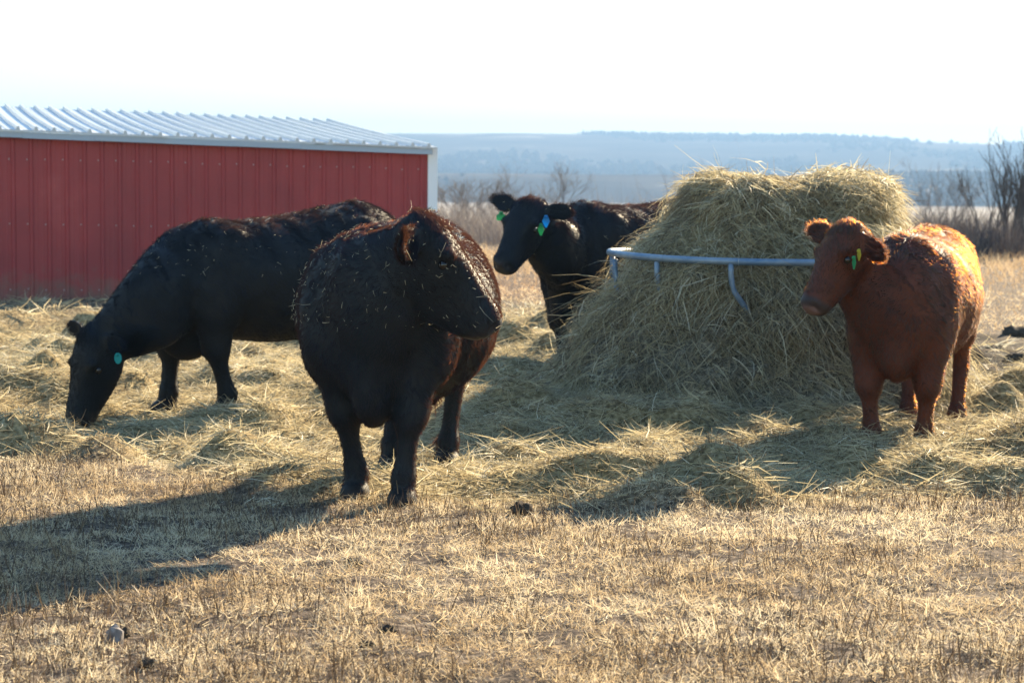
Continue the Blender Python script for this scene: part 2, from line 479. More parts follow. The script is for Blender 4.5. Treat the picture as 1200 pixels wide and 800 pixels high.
bare_tree(585, 105, 208, 4, 4, .6, 'small bushy bare tree between shed corner and cow by the hay', .03, .05)

def brush(name, n, xr, yr, hr, label, seed, mat='brush'):
    x = rng.uniform(*xr, n); y = rng.uniform(*yr, n)
    keep = fbm(x * .35, y * .25, seed, 3) > .40
    x, y = x[keep], y[keep]; n = len(x)
    hh = hr[0] + (hr[1] - hr[0]) * fbm(x * .6, y * .3, seed + 3, 3) ** 1.3 * 1.3
    D = np.stack([rng.normal(0, .28, n), rng.normal(0, .28, n), np.ones(n)], 1)
    P = np.stack([x, y, height(x, y) - .05], 1)
    B = rng.normal(0, .22, (n, 3))
    tag(ribbons(name, P, D, hh * rng.uniform(.5, 1.1, n), rng.uniform(.008, .02, n), B, 3, rng.random(n), None, M[mat], None, .2), label, 'brush', None, 'stuff')
brush('brush', 42000, (6.2, 20), (47, 62), (.55, 1.45), 'dark leafless brush thicket at the right behind the red cow', 91)
brush('brush', 15000, (-8, 6.5), (55, 80), (.5, 1.5), 'haze-tinted grey brush between the shed and the hay', 95, 'hazed_brush')
brush('brush', 9000, (-22, 40), (90, 140), (1.2, 3.4), 'hazy low brush along the far edge of the pasture', 99, 'hazed_brush')

# ------------------------------------------------------------------ grass and litter
def in_view(x, y, m=.06):
    return np.abs(x) < (.25 + m) * y + .4

# short stubble in front
def scatter(n, y0, y1, pw=1.0, m=.09):
    n = int(n * 1.12)
    u = rng.random(n); y = (y0 ** pw + u * (y1 ** pw - y0 ** pw)) ** (1 / pw)
    x = rng.uniform(-1, 1, n) * ((.25 + m) * y + .45)
    return x, y
x, y = scatter(420000, 5.4, 13.0, 1.2)
k = (rng.random(len(x)) > hay_mask(x, y) * .97) & (fbm(x * 5.5, y * 5.5, 101, 3) + rng.normal(0, .1, len(x)) > .40)
x, y = x[k], y[k]; n = len(x)
clump = fbm(x * 9, y * 9, 103, 2)
patch = fbm(x * 1.3, y * 1.3, 107, 3)
D = np.stack([rng.normal(0, .8, n), rng.normal(0, .8, n), rng.uniform(-.05, 1.1, n)], 1)
L = rng.uniform(.008, .036, n) * (.55 + clump)
ti = np.clip(rng.normal(.55, .22, n) + (patch - .5) * .9 + (clump - .5) * .5, 0, 1)
o = ribbons('stubble_grass', np.stack([x, y, height(x, y) + rng.uniform(-.004, .012, n)], 1), D, L, rng.uniform(.0016, .0038, n), rng.normal(0, .35, (n, 3)), 2, ti, None, M['stubble'])
tag(o, 'short dry straw coloured grass stubble in the foreground', 'grass', None, 'stuff')

# dead stems standing in the stubble
x, y = scatter(42000, 5.4, 12.2, 1.2)
k = fbm(x * 1.1, y * 1.1, 111, 3) + rng.normal(0, .08, len(x)) > .44
x, y = x[k], y[k]; n = len(x)
D = np.stack([rng.normal(0, .26, n), rng.normal(0, .26, n), np.ones(n)], 1)
o = ribbons('weed_stems', np.stack([x, y, height(x, y) - .005], 1), D, (.025 + .11 * rng.random(n) ** 2.2) * (1 - .4 * hay_mask(x, y)), rng.uniform(.0025, .005, n), rng.normal(0, .12, (n, 3)), 3, rng.random(n) ** 1.4, None, M['weed'])
tag(o, 'thin dark dead weed stems standing in the stubble', 'weeds', None, 'stuff')

# trampled hay
def hay_strands(name, n, y0, y1, wmin, wmax, lmin, lmax, pw, label, k_=3, per=16):
    x, y = scatter(n // per, y0, y1, pw)
    k = rng.random(len(x)) < hay_mask(x, y) * (.30 + 1.2 * fbm(x * 1.25 + 3.1, y * 1.1, 31, 3))
    x, y = x[k], y[k]; m = len(x)
    sc = rng.uniform(.03, .10, m) * (lmax / .2) ** .5
    an = rng.uniform(0, 2 * math.pi, m); tl = np.abs(rng.normal(.1, .28, m)); tt = rng.normal(.5, .2, m) + (fbm(x * .9, y * .9, 127, 3) - .5) * .5
    rp = lambda v: np.repeat(v, per)
    n = m * per
    x = rp(x) + rng.normal(0, 1, n) * rp(sc); y = rp(y) + rng.normal(0, 1, n) * rp(sc)
    an = rp(an) + rng.normal(0, .75, n)
    D = np.stack([np.cos(an), np.sin(an), rp(tl) + rng.normal(0, .25, n)], 1)
    B = np.stack([rng.normal(0, .4, n), rng.normal(0, .4, n), rng.normal(-.22, .25, n)], 1)
    ti = np.clip(rp(tt) + rng.normal(0, .16, n), 0, 1)
    o = ribbons(name, np.stack([x, y, height(x, y) + rng.uniform(-.006, .022, n)], 1), D, rng.uniform(lmin, lmax, n), rng.uniform(wmin, wmax, n) * np.where(rng.random(n) < .2, 1.7, 1), B, k_, ti, None, M['hay'])
    return tag(o, label, 'hay', None, 'stuff')
hay_strands('hay_litter', 210000, 9.0, 19, .0026, .006, .04, .18, 1.4, 'loose trampled hay scattered over the feeding area')
hay_strands('hay_litter', 60000, 18, 31, .006, .011, .08, .26, 1.3, 'thin hay scattered in front of the shed and behind the herd')

# pasture grass further back
x, y = scatter(70000, 15, 50, 1.2)
k = (rng.random(len(x)) > hay_mask(x, y)) & (rng.random(len(x)) > mud_mask(x, y) * .9)
x, y = x[k], y[k]; n = len(x)
D = np.stack([rng.normal(0, .6, n), rng.normal(0, .6, n), np.ones(n)], 1)
tall = sstep(30, 42, y)
o = ribbons('pasture_grass', np.stack([x, y, height(x, y) - .01], 1), D, rng.uniform(.02, .055, n) + tall * rng.uniform(.0, .2, n), rng.uniform(.006, .012, n) * (y / 25), rng.normal(0, .3, (n, 3)), 3, None, None, M['far_grass'])
tag(o, 'taller golden grass at the back of the pasture', 'grass', None, 'stuff')

x, y = scatter(60000, 14, 31, 1.1)
k = (rng.random(len(x)) > hay_mask(x, y) * 1.1) & (rng.random(len(x)) > mud_mask(x, y) * .95) & (fbm(x * 1.6, y * 1.1, 191, 3) > .42)
x, y = x[k], y[k]; n = len(x)
D = np.stack([rng.normal(0, .8, n), rng.normal(0, .8, n), rng.uniform(.1, 1, n)], 1)
o = ribbons('pasture_grass', np.stack([x, y, height(x, y) - .004], 1), D, rng.uniform(.03, .09, n), rng.uniform(.005, .010, n), rng.normal(0, .3, (n, 3)), 2, np.clip(rng.normal(.5, .3, n), 0, 1), None, M['stubble'])
tag(o, 'sparse bleached grass around the mud patch', 'grass', None, 'stuff')

# ------------------------------------------------------------------ hay stack and ring feeder
HC = Vector((1.93, 15.0)); RING_R, RING_Z = 1.22, 1.035
# layers: z, left, right, front, back reach from the centre
LAY = [(-.05, 1.80, 1.28, 1.72, 1.6), (.12, 1.58, 1.20, 1.54, 1.5), (.32, 1.41, 1.15, 1.37, 1.36), (.55, 1.28, 1.12, 1.24, 1.26), (.72, 1.19, 1.09, 1.13, 1.2),
       (.88, 1.10, 1.04, 1.03, 1.13), (1.0, 1.04, .99, .98, 1.08), (1.1, .97, .93, .94, 1.02), (1.17, .83, .87, .90, .94), (1.23, .67, .82, .86, .88), (1.34, .65, .81, .83, .84), (1.44, .65, .80, .80, .82), (1.52, .62, .78, .74, .76), (1.57, .54, .72, .62, .64), (1.595, .38, .56, .38, .4)]
NA = 96
lay = np.array(LAY); zt = np.linspace(0, len(LAY) - 1, 60)
def layv(c, t): return np.interp(t, np.arange(len(LAY)), lay[:, c])
th = np.linspace(0, 2 * math.pi, NA, endpoint=False)
def hay_surface(t, a):
    """t: layer coordinate, a: angle (0 = right, pi/2 = away)"""
    ca, sa = np.cos(a), np.sin(a)
    rx = np.where(ca > 0, layv(2, t), layv(1, t)); ry = np.where(sa > 0, layv(4, t), layv(3, t))
    z = layv(0, t)
    e = 2.3
    r = 1 / (np.abs(ca / rx) ** e + np.abs(sa / ry) ** e) ** (1 / e)
    lump = .32 * (fbm(a * 3.2 + 7, z * 4.5, 131, 3) - .5) + .12 * (vnoise(a * 9.5, z * 10, 137) - .5) * np.where(z > .8, .6, 1)
    r = r + lump * np.where(z > 1.0, .8, 1.0)
    x, y = ca * r, sa * r
    # saddle between the two humps on the top
    dip = .075 * np.exp(-((x - .02) / .17) ** 2) * sstep(1.3, 1.6, z) - .02 * np.exp(-((x - .38) / .2) ** 2) * sstep(1.3, 1.6, z)
    z = z - dip + .05 * (vnoise(x * 5 + 3, y * 5, 139) - .5) * sstep(.2, .5, z)
    return np.stack([x, y, z], -1)
T, A = np.meshgrid(zt, th, indexing='ij')
SV = hay_surface(T, A)
q = []
for i in range(len(zt) - 1):
    for j in range(NA):
        q.append((i * NA + j, i * NA + (j + 1) % NA, (i + 1) * NA + (j + 1) % NA, (i + 1) * NA + j))
capc = SV[-1].mean(0); capc[2] += .015
Vc = np.concatenate([SV.reshape(-1, 3), capc[None]])
hz = H1(HC.x, HC.y - 1.4) - .09
core_m, nt, b, N, Lk = new_mat('packed_hay')
n1 = noise_node(nt, 30, 6); n1.inputs['Distortion'].default_value = 1.2
c1 = ramp(nt, [(.34, (.055, .045, .032)), (.52, (.21, .18, .125)), (.7, (.42, .37, .27))], n1.outputs['Fac'])
Lk.new(c1.outputs[0], b.inputs['Base Color']); b.inputs['Roughness'].default_value = .9; b.inputs['Specular IOR Level'].default_value = .15
bp = N.new('ShaderNodeBump'); bp.inputs['Distance'].default_value = .03; bp.inputs['Strength'].default_value = 1
Lk.new(n1.outputs['Fac'], bp.inputs['Height']); Lk.new(bp.outputs[0], b.inputs['Normal'])
me = np_mesh('hay_stack', Vc, np.array(q))
bm = bmesh.new(); bm.from_mesh(me); bm.verts.ensure_lookup_table()
tn = (len(zt) - 1) * NA
for j in range(NA): bm.faces.new((bm.verts[tn + j], bm.verts[tn + (j + 1) % NA], bm.verts[-1]))
for f in bm.faces: f.smooth = True
bm.to_mesh(me); bm.free()
stack = link('hay_stack', me, core_m); stack.location = (HC.x, HC.y, hz + .025)
tag(stack, 'big shaggy hay bale heaped inside the metal ring feeder', 'hay bale')
# strands hanging over it
def pile_strands(m, per, lmin, lmax, loose, sc, out=.018, tmax=1.0):
    rp = lambda v: np.repeat(v, per)
    t = rng.random(m) * (len(LAY) - 1.02) * tmax; a = rng.uniform(0, 2 * math.pi, m)
    fr = rng.random(m) < .55
    a = np.where(fr, rng.uniform(math.pi * .85, math.pi * 2.15, m), a)
    flow = 2 * math.pi * fbm(a * 2.1, t * .9, 141, 2) * 1.6 + rng.normal(0, .8, m)
    tt = rng.normal(.5, .18, m); off = np.abs(rng.normal(0, out, m))
    n = m * per
    t = np.clip(rp(t) + rng.normal(0, .55 * sc, n), 0, len(LAY) - 1.02); a = rp(a) + rng.normal(0, .075 * sc, n)
    P = hay_surface(t, a); e = 1e-2
    dA = nrm(hay_surface(t, a + e) - P); dT = nrm(hay_surface(np.minimum(t + e, len(LAY) - 1), a) - P)
    Nn = nrm(np.cross(dA, dT))
    flow = rp(flow) + rng.normal(0, .5, n)
    mix = np.where(rp(rng.random(m)) < .5, np.sin(flow), -1 * np.abs(np.cos(flow)))
    D = dA * np.cos(flow)[:, None] + dT * mix[:, None] * np.where(P[:, 2] < 1.0, 1.15, .7)[:, None] + Nn * rng.normal(.10, .18 * loose, n)[:, None]
    B = np.stack([rng.normal(0, .4, n), rng.normal(0, .4, n), rng.normal(-.40, .3, n)], 1) - Nn * .12
    P = P + Nn * (rp(off) + rng.uniform(-.012, .012, n))[:, None] * loose
    low = sstep(.7, .2, P[:, 2])
    ti = np.clip(rp(tt) + rng.normal(0, .24, n) + (fbm(a * 2.5, P[:, 2] * 3, 149, 3) - .5) * .7, 0, 1)
    ln = rng.uniform(lmin, lmax, n) * np.where(P[:, 2] > .95, .62, 1.0)
    return P, D, ln, rng.uniform(.0032, .0075, n) * np.where(rng.random(n) < .15, 1.6, 1), B, ti
parts = [pile_strands(3300, 14, .07, .28, 1.0, 1.0), pile_strands(5000, 1, .12, .36, 1.9, .1), pile_strands(190, 55, .12, .32, 1.5, 1.35, .045, .78)]
cat = [np.concatenate([p[i] for p in parts]) for i in range(6)]
o = ribbons('hay_strands', cat[0], cat[1], cat[2], cat[3], cat[4], 4, cat[5], None, M['hay'], stack)
tag(o, kind='stuff')

steel = plain('galvanised_tube', (.075, .15, .255), .42, .2, noise=(5, .16, (.24, .30, .36)))
feeder = empty('ring_feeder', (HC.x, HC.y, hz))
tag(feeder, 'round blue grey tubular steel feeder ring buried in the hay', 'hay feeder')
def tube_obj(name, pts, r, parent, closed=False, seg=10, mat=None):
    bm = bmesh.new(); pts = [Vector(p) for p in pts]
    n = len(pts); rings = []
    for i, p in enumerate(pts):
        d = ((pts[(i + 1) % n] - pts[i - 1]) if closed else (pts[min(i + 1, n - 1)] - pts[max(i - 1, 0)])).normalized()
        a = d.cross(Vector((0, 0, 1)) if abs(d.z) < .9 else Vector((0, 1, 0))).normalized(); c = d.cross(a)
        rings.append([bm.verts.new(p + (a * math.cos(2 * math.pi * k / seg) + c * math.sin(2 * math.pi * k / seg)) * r) for k in range(seg)])
    for i in range(n if closed else n - 1):
        A, B = rings[i], rings[(i + 1) % n]
        for k in range(seg): bm.faces.new((A[k], A[(k + 1) % seg], B[(k + 1) % seg], B[k]))
    if not closed: bm.faces.new(rings[0]); bm.faces.new(rings[-1][::-1])
    return link(name, bm_mesh(name, bm, True), mat or steel, parent)
ring = lambda z, R: [(R * math.sin(a), -R * math.cos(a), z + .006 * math.sin(3 * a) - .018 * math.sin(a)) for a in np.linspace(0, 2 * math.pi, 72, endpoint=False)]
tube_obj('top_rail', ring(RING_Z, RING_R), .025, feeder, True)
tube_obj('lower_rail', ring(.5, RING_R - .09), .024, feeder, True)
tube_obj('bottom_rail', ring(.06, RING_R), .024, feeder, True)
for k in range(13):
    a0 = math.radians(-77 + 27.7 * k)
    def pa(da, z, R=RING_R + .004): return (R * math.sin(a0 + da), -R * math.cos(a0 + da), z)
    bend = .19 if k % 2 == 0 else .19
    tube_obj('upright', [pa(0, RING_Z - .015), pa(0, RING_Z - .08), pa(.006, RING_Z - .15), pa(.02, RING_Z - .2), pa(.045, RING_Z - .25, RING_R - .01), pa(.10, RING_Z - .36, RING_R - .09), pa(.14, .52, RING_R - .1), pa(.14, .07, RING_R - .05)], .0195, feeder)

# ------------------------------------------------------------------ cattle
def catmull(P, n):
    P = np.asarray(P, float); out = []
    for i in range(len(P) - 1):
        p0 = P[max(i - 1, 0)]; p1 = P[i]; p2 = P[i + 1]; p3 = P[min(i + 2, len(P) - 1)]
        for k in range(n):
            t = k / n
            out.append(.5 * (2 * p1 + (p2 - p0) * t + (2 * p0 - 5 * p1 + 4 * p2 - p3) * t * t + (3 * p1 - p0 - 3 * p2 + p3) * t ** 3))
    out.append(P[-1])
    return np.array(out)

def add_loft(bm, rings):
    """closed loft; rings: lists of points"""
    prev = None; first = None
    for r in rings:
        vs = [bm.verts.new(p) for p in r]
        if prev:
            n = len(vs)
            for k in range(n): bm.faces.new((prev[k], prev[(k + 1) % n], vs[(k + 1) % n], vs[k]))
        else: first = vs
        prev = vs
    bm.faces.new(first[::-1]); bm.faces.new(prev)

def ell(c, s, u, ws, up, dn, n=20, e=2.0, pinch=0.0):
    """superellipse ring round c in the plane s,u with half width ws and reaches up / dn"""
    out = []
    for k in range(n):
        a = 2 * math.pi * k / n
        ca, sa = math.cos(a), math.sin(a)
        x = math.copysign(abs(ca) ** (2 / e), ca); y = math.copysign(abs(sa) ** (2 / e), sa)
        if y < 0: x *= 1 - pinch * (-y) ** 1.3
        out.append(c + s * (ws * x) + u * ((up if y > 0 else dn) * y))
    return out

def add_ball(bm, c, r, rot=None):
    m = Matrix.Translation(c) @ (rot.to_4x4() if rot else Matrix.Identity(4)) @ Matrix.Diagonal((*r, 1))
    bmesh.ops.create_icosphere(bm, subdivisions=3, radius=1, matrix=m)

def cow_mesh(par):
    """continuous body in cow coordinates: x forward, y to the cow's left, z up"""
    bm = bmesh.new()
    W, D = par.get('wide', 1.0), par.get('deep', 0.0)
    X, Y, Z = Vector((1, 0, 0)), Vector((0, 1, 0)), Vector((0, 0, 1))
    wl = par.get('withers', 0.0)
    tor = [(-.86, 1.14, .90, .10), (-.82, 1.24, .80, .20), (-.72, 1.315, .68, .27), (-.56, 1.375, .60, .315), (-.40, 1.34, .55 - D * .5, .37 * W), (-.15, 1.302, .485 - D, .425 * W),
           (.10, 1.298, .465 - D, .435 * W), (.30, 1.305, .48 - D, .41 * W), (.46, 1.325, .49 - D * .6, .365 * W), (.58, 1.33, .49 - D * .4, .33 * W), (.70, 1.26, .47 - D * .3, .285 * W), (.80, 1.14, .50 - D * .2, .22), (.86, 1.03, .57, .13)]
    t = catmull(tor, 4)
    rings = []
    for x, zt_, zb, hw in t:
        f = max(0, min(1, (x + .3) / .9)); zt2 = zt_ + wl * f
        zc = zb + (zt2 - zb) * .46
        rings.append(ell(Vector((x, 0, zc)), Y, Z, hw, zt2 - zc, zc - zb, 28, 2.25, .12 + .36 * max(0, min(1, (x - .15) / .45))))
    add_loft(bm, rings)
    bk = par.get('brisket', 0.0)
    add_ball(bm, (.68, 0, .62 - bk), (.21, .11, .20)); add_ball(bm, (.78, 0, .78 - bk), (.13, .13, .22))
    for s in (-1, 1):
        add_ball(bm, (.52, s * .24 * W, .90 + wl * .5), (.21, .125, .36), Matrix.Rotation(-.28, 3, 'Y'))   # shoulder
        add_ball(bm, (-.56, s * .21, .95), (.25, .13, .32), Matrix.Rotation(.2, 3, 'Y'))                    # thigh
        hk = par.get('hook', .6)
        add_ball(bm, (-.47, s * .25, 1.30 - .075 * hk - .03), (.10 * hk + .02, .07 * hk, .075 * hk))                                            # hook bone
        add_ball(bm, (-.80, s * .1, 1.16), (.06, .06, .08))                                               # pin bone
    # legs
    for nm, side, fx, hx in (('fl', 1, 0, 0), ('fr', -1, 0, 0)):
        ox, oy = par['feet'][nm]
        top = Vector((.58, side * par.get('legtop', .215) * W, .86)); foot = Vector((.60 + ox, side * .17 + oy, 0))
        kn = top.lerp(foot, .56) + Vector((.03, 0, -.0)); kn.z = .40
        ft = foot + Vector((-.025, 0, .13))
        P = [(top, .13, .2), (top.lerp(kn, .35), .135, .17), (top.lerp(kn, .7), .102, .12), (kn, .086, .096), (kn.lerp(ft, .28), .054, .06), (kn.lerp(ft, .72), .05, .055), (ft, .066, .07), (ft.lerp(foot, .42), .056, .062), (foot + Vector((.008, 0, .055)), .070, .084), (foot + Vector((.015, 0, .0)), .078, .098)]
        add_loft(bm, [ell(Vector(c), Y, X, wy, wx, wx, 14) for c, wy, wx in [(Vector(r[:3]), r[3], r[4]) for r in catmull([(*p, a_, b_) for p, a_, b_ in P], 3)]])
    for nm, side in (('hl', 1), ('hr', -1)):
        ox, oy = par['feet'][nm]
        top = Vector((-.55, side * .2, 1.0)); foot = Vector((-.60 + ox, side * .19 + oy, 0))
        st = Vector((-.47 + ox * .3, side * .23, .76)); hock = Vector((-.735 + ox * .85, side * .2 + oy * .7, .47))
        ft = foot + Vector((-.04, 0, .13))
        P = [(top, .13, .22), (st, .12, .18), (st.lerp(hock, .55), .085, .12), (hock + Vector((.015, 0, .05)), .06, .085), (hock + Vector((.01, 0, -.03)), .055, .075), (hock.lerp(ft, .4), .048, .057), (hock.lerp(ft, .8), .048, .054), (ft, .066, .07), (ft.lerp(foot, .42), .056, .062), (foot + Vector((.008, 0, .055)), .070, .084), (foot + Vector((.015, 0, 0)), .078, .098)]
        add_loft(bm, [ell(Vector(r[:3]), Y, X, r[3], r[4], r[4], 14) for r in catmull([(*p, a_, b_) for p, a_, b_ in P], 3)])
    # tail
    tl = [(-.78, 0, 1.235, .05), (-.88, 0, 1.17, .035), (-.925, 0, 1.0, .026), (-.92, .01, .75, .024), (-.90, .02, .55, .035), (-.89, .02, .38, .04), (-.89, .02, .3, .015)]
    add_loft(bm, [ell(Vector(r[:3]), Y, X, r[3], r[3], r[3], 8) for r in catmull(tl, 3)])
    # head frame
    P, a, f = par['poll'], par['axis'].normalized(), par['face'].normalized()
    s = Z.cross(f).normalized()
    s = (s - a * s.dot(a)).normalized(); u = a.cross(s).normalized()
    hs = par.get('head', 1.0)
    def hd(tt, ss, uu): return P + (a * tt + s * ss + u * uu) * hs
    dp = par.get('jaw', 1.0)
    hr = [(-.09, -.015, .16, .085), (-.04, .02, .20, .118), (.03, .042, .235, .13), (.10, .052, .27 * dp, .135), (.17, .05, .275 * dp, .133), (.24, .045, .265 * dp, .118), (.31, .038, (.245 if dp < 1.1 else .25) * dp, .10),
          (.38, .034, .218 * dp, .09), (.44, .034, .19 * dp, .086), (.49, .032, .172 * (1 + (dp - 1) * .6), .087), (.53, .022, .152, .083), (.562, -.006, .112, .06)]
    add_loft(bm, [ell(hd(r[0] + .0, 0, -.06), s, u, r[3] * hs, (r[1] + .06) * hs, (r[2] - .06) * hs, 20, 2.3) for r in catmull(hr, 3)])
    for sg in (-1, 1):
        add_ball(bm, hd(.165, sg * .105, -.005), (.045 * hs, .04 * hs, .04 * hs))      # brow
    # ears
    for sg, key in ((1, 'ear_l'), (-1, 'ear_r')):
        ex = par.get(key, (-.12, .12, -.18))     # along axis, up, (droop)
        ed = (s * sg * 1.0 - a * (-ex[0]) * 1.0 + u * ex[1]).normalized()
        if len(ex) > 3: ed = (ed + Vector((0, 0, ex[3]))).normalized()
        nf = (u * .8 + a * .35 + par.get('ear_face', Vector((0, 0, 0)))); nf = (nf - ed * nf.dot(ed)).normalized()
        wv = ed.cross(nf).normalized()
        base = hd(.0, sg * .095, -.045)
        rows = [(0, .028, .022, .0), (.05, .045, .02, .012), (.10, .062, .018, .022), (.15, .06, .016, .022), (.19, .042, .014, .014), (.215, .016, .01, .0)]
        rg = []
        for tt, w_, th_, cup in catmull(rows, 3):
            es = par.get('ear', 1.0) * hs
            c = base + ed * tt * es
            ring_ = []
            for k in range(16):
                an = 2 * math.pi * k / 16
                ca = math.cos(an)
                ring_.append(c + wv * (w_ * ca * es) + nf * ((th_ * math.sin(an) - cup * (1 - ca * ca)) * es))
            rg.append(ring_)
        add_loft(bm, rg)
    # neck: from the shoulders to the back of the head
    n0 = Vector((.40, 0, .98 + wl * .6)); n1 = Vector((.70, 0, .97 + wl * .8)); n3 = hd(.02, 0, -.115); n2 = par['neck']
    cur = catmull([(*n0, .30, .34, .40), (*n1, .245, .285, .36), (*n2, par.get('nw', .185), par.get('nu', .2), par.get('nd', .24)), (*n3, .118, .135, .145)], 6)
    rg = []
    for i, r in enumerate(cur):
        c = Vector(r[:3]); d = Vector(cur[min(i + 1, len(cur) - 1)][:3]) - Vector(cur[max(i - 1, 0)][:3]); d.normalize()
        sv = Z.cross(d) if abs(d.z) < .97 else Y.copy()
        if i > len(cur) * .6: sv = sv.lerp(s, (i / len(cur) - .6) / .4)
        sv = (sv - d * sv.dot(d)).normalized(); uv = d.cross(sv)
        rg.append(ell(c, sv, uv, r[3], r[4], r[5], 20, 2.2))
    add_loft(bm, rg)
    me = bm_mesh('cow_raw', bm)
    o = bpy.data.objects.new('raw', me); COL.objects.link(o)
    m1 = o.modifiers.new('r', 'REMESH'); m1.mode = 'VOXEL'; m1.voxel_size = .0155; m1.use_smooth_shade = True
    m2 = o.modifiers.new('s', 'SMOOTH'); m2.factor = .5; m2.iterations = 7
    dg = bpy.context.evaluated_depsgraph_get()
    out = bpy.data.meshes.new_from_object(o.evaluated_get(dg))
    bpy.data.objects.remove(o); bpy.data.meshes.remove(me)
    n = len(out.vertices)
    co = np.empty(n * 3, np.float32); out.vertices.foreach_get('co', co); co = co.reshape(-1, 3).astype(float)
    no = np.empty(n * 3, np.float32); out.vertices.foreach_get('normal', no); no = no.reshape(-1, 3).astype(float)
    loc = (co - np.array(P)) @ np.array([a, s, u]).T / hs       # head coordinates
    isH = (loc[:, 0] > -.15) & (np.abs(loc[:, 1]) < np.where(loc[:, 0] < .13, .36, .155)) & (loc[:, 2] > np.where(loc[:, 0] < .2, -.30, -.27)) & (loc[:, 2] < .15) & (loc[:, 0] < .6)
    # settle shoulder, chest and haunch into one another
    ne = len(out.edges); ed = np.empty(ne * 2, np.int32); out.edges.foreach_get('vertices', ed); ed = ed.reshape(-1, 2)
    deg = np.bincount(ed.ravel(), minlength=n)
    wsm = sstep(.42, .62, co[:, 2]) * np.where(isH, 0, 1)
    wsm = wsm * sstep(.0, .12, np.linalg.norm(co - np.array(P), axis=1) - .26)
    for it in range(par.get('settle', 15)):
        av = np.stack([np.bincount(ed[:, 0], co[ed[:, 1], c], n) + np.bincount(ed[:, 1], co[ed[:, 0], c], n) for c in range(3)], 1) / deg[:, None]
        co += (av - co) * (.6 * wsm)[:, None]
    out.vertices.foreach_set('co', co.astype(np.float32).ravel()); out.update()
    out.vertices.foreach_get('normal', tmpn := np.empty(n * 3, np.float32)); no = tmpn.reshape(-1, 3).astype(float)
    # nostrils, mouth line, eye sockets
    for sg in (-1, 1):
        d = np.linalg.norm((loc - [.545, sg * .055, -.03]) / [1, .8, 1.1], axis=1)
        co -= no * (np.exp(-(d / .02) ** 2) * .026 * isH)[:, None]
        d = np.linalg.norm(loc - [.185, sg * .140, -.045], axis=1)
        co -= no * (np.exp(-(d / .026) ** 2) * .014 * isH)[:, None]
        d = np.linalg.norm((loc - [.3, sg * .1, -.02]) / [3, 1, 1.2], axis=1)
        co -= no * (np.exp(-(d / .03) ** 2) * .008 * isH)[:, None]
    ml = np.exp(-((loc[:, 2] + .112 - .12 * np.clip(.5 - loc[:, 0], 0, .2)) / .008) ** 2) * sstep(.33, .40, loc[:, 0]) * isH
    co -= no * (ml * .008)[:, None]
    # soft folds in the coat and muscle
    fx = fbm(co[:, 0] * 3.2 + co[:, 1] * 1.5, co[:, 2] * 3.2, 161, 3) - .5
    co += no * (fx * .028 * sstep(.45, .65, co[:, 2]) * (1 - isH * .7))[:, None]
    ft = fbm(co[:, 0] * 13 + co[:, 1] * 5, co[:, 2] * 11 + co[:, 1] * 7, 163, 2) - .5
    co += no * (ft * .012 * sstep(.45, .65, co[:, 2]) * (1 - isH * .7))[:, None]
    out.vertices.foreach_set('co', co.astype(np.float32).ravel())
    muz = sstep(par.get('mz', .505), par.get('mz', .505) + .03, loc[:, 0] + .25 * np.clip(-.1 - loc[:, 2], -.05, .1)) * isH
    nose = sstep(.535, .56, loc[:, 0]) * sstep(-.10, -.08, loc[:, 2]) * isH
    hoof = sstep(.075, .05, co[:, 2])
    for nm, arr in (('muz', muz), ('hoof', hoof), ('nose', nose)):
        at_ = out.attributes.new(nm, 'FLOAT', 'POINT'); at_.data.foreach_set('value', arr.astype(np.float32))
    out.polygons.foreach_set('use_smooth', [True] * len(out.polygons))
    out.update()
    return out, co, loc, isH, muz, hoof, hd, (a, s, u), hs

def hide_mat(name, col, col2, muzcol, hoofcol, rough=.6, nosecol=(.03, .03, .034)):
    m, nt, b, N, Lk = new_mat(name)
    n1 = noise_node(nt, 7, 5)
    r = ramp(nt, [(.35, col), (.7, col2)], n1.outputs['Fac'])
    a1 = N.new('ShaderNodeAttribute'); a1.attribute_name = 'muz'
    a2 = N.new('ShaderNodeAttribute'); a2.attribute_name = 'hoof'
    x1 = N.new('ShaderNodeMixRGB'); Lk.new(a1.outputs['Fac'], x1.inputs[0]); Lk.new(r.outputs[0], x1.inputs[1]); x1.inputs[2].default_value = (*muzcol, 1)
    x2 = N.new('ShaderNodeMixRGB'); Lk.new(a2.outputs['Fac'], x2.inputs[0]); Lk.new(x1.outputs[0], x2.inputs[1]); x2.inputs[2].default_value = (*hoofcol, 1)
    a3 = N.new('ShaderNodeAttribute'); a3.attribute_name = 'nose'
    x3 = N.new('ShaderNodeMixRGB'); Lk.new(a3.outputs['Fac'], x3.inputs[0]); Lk.new(x2.outputs[0], x3.inputs[1]); x3.inputs[2].default_value = (*nosecol, 1)
    Lk.new(x3.outputs[0], b.inputs['Base Color'])
    b.inputs['Specular IOR Level'].default_value = .25
    mr = N.new('ShaderNodeMapRange'); Lk.new(a1.outputs['Fac'], mr.inputs[0]); mr.inputs[3].default_value = rough; mr.inputs[4].default_value = .45
    Lk.new(mr.outputs[0], b.inputs['Roughness'])
    nb = noise_node(nt, 90, 3); bp = N.new('ShaderNodeBump'); bp.inputs['Strength'].default_value = .35; bp.inputs['Distance'].default_value = .004
    Lk.new(nb.outputs['Fac'], bp.inputs['Height']); Lk.new(bp.outputs[0], b.inputs['Normal'])
    return m

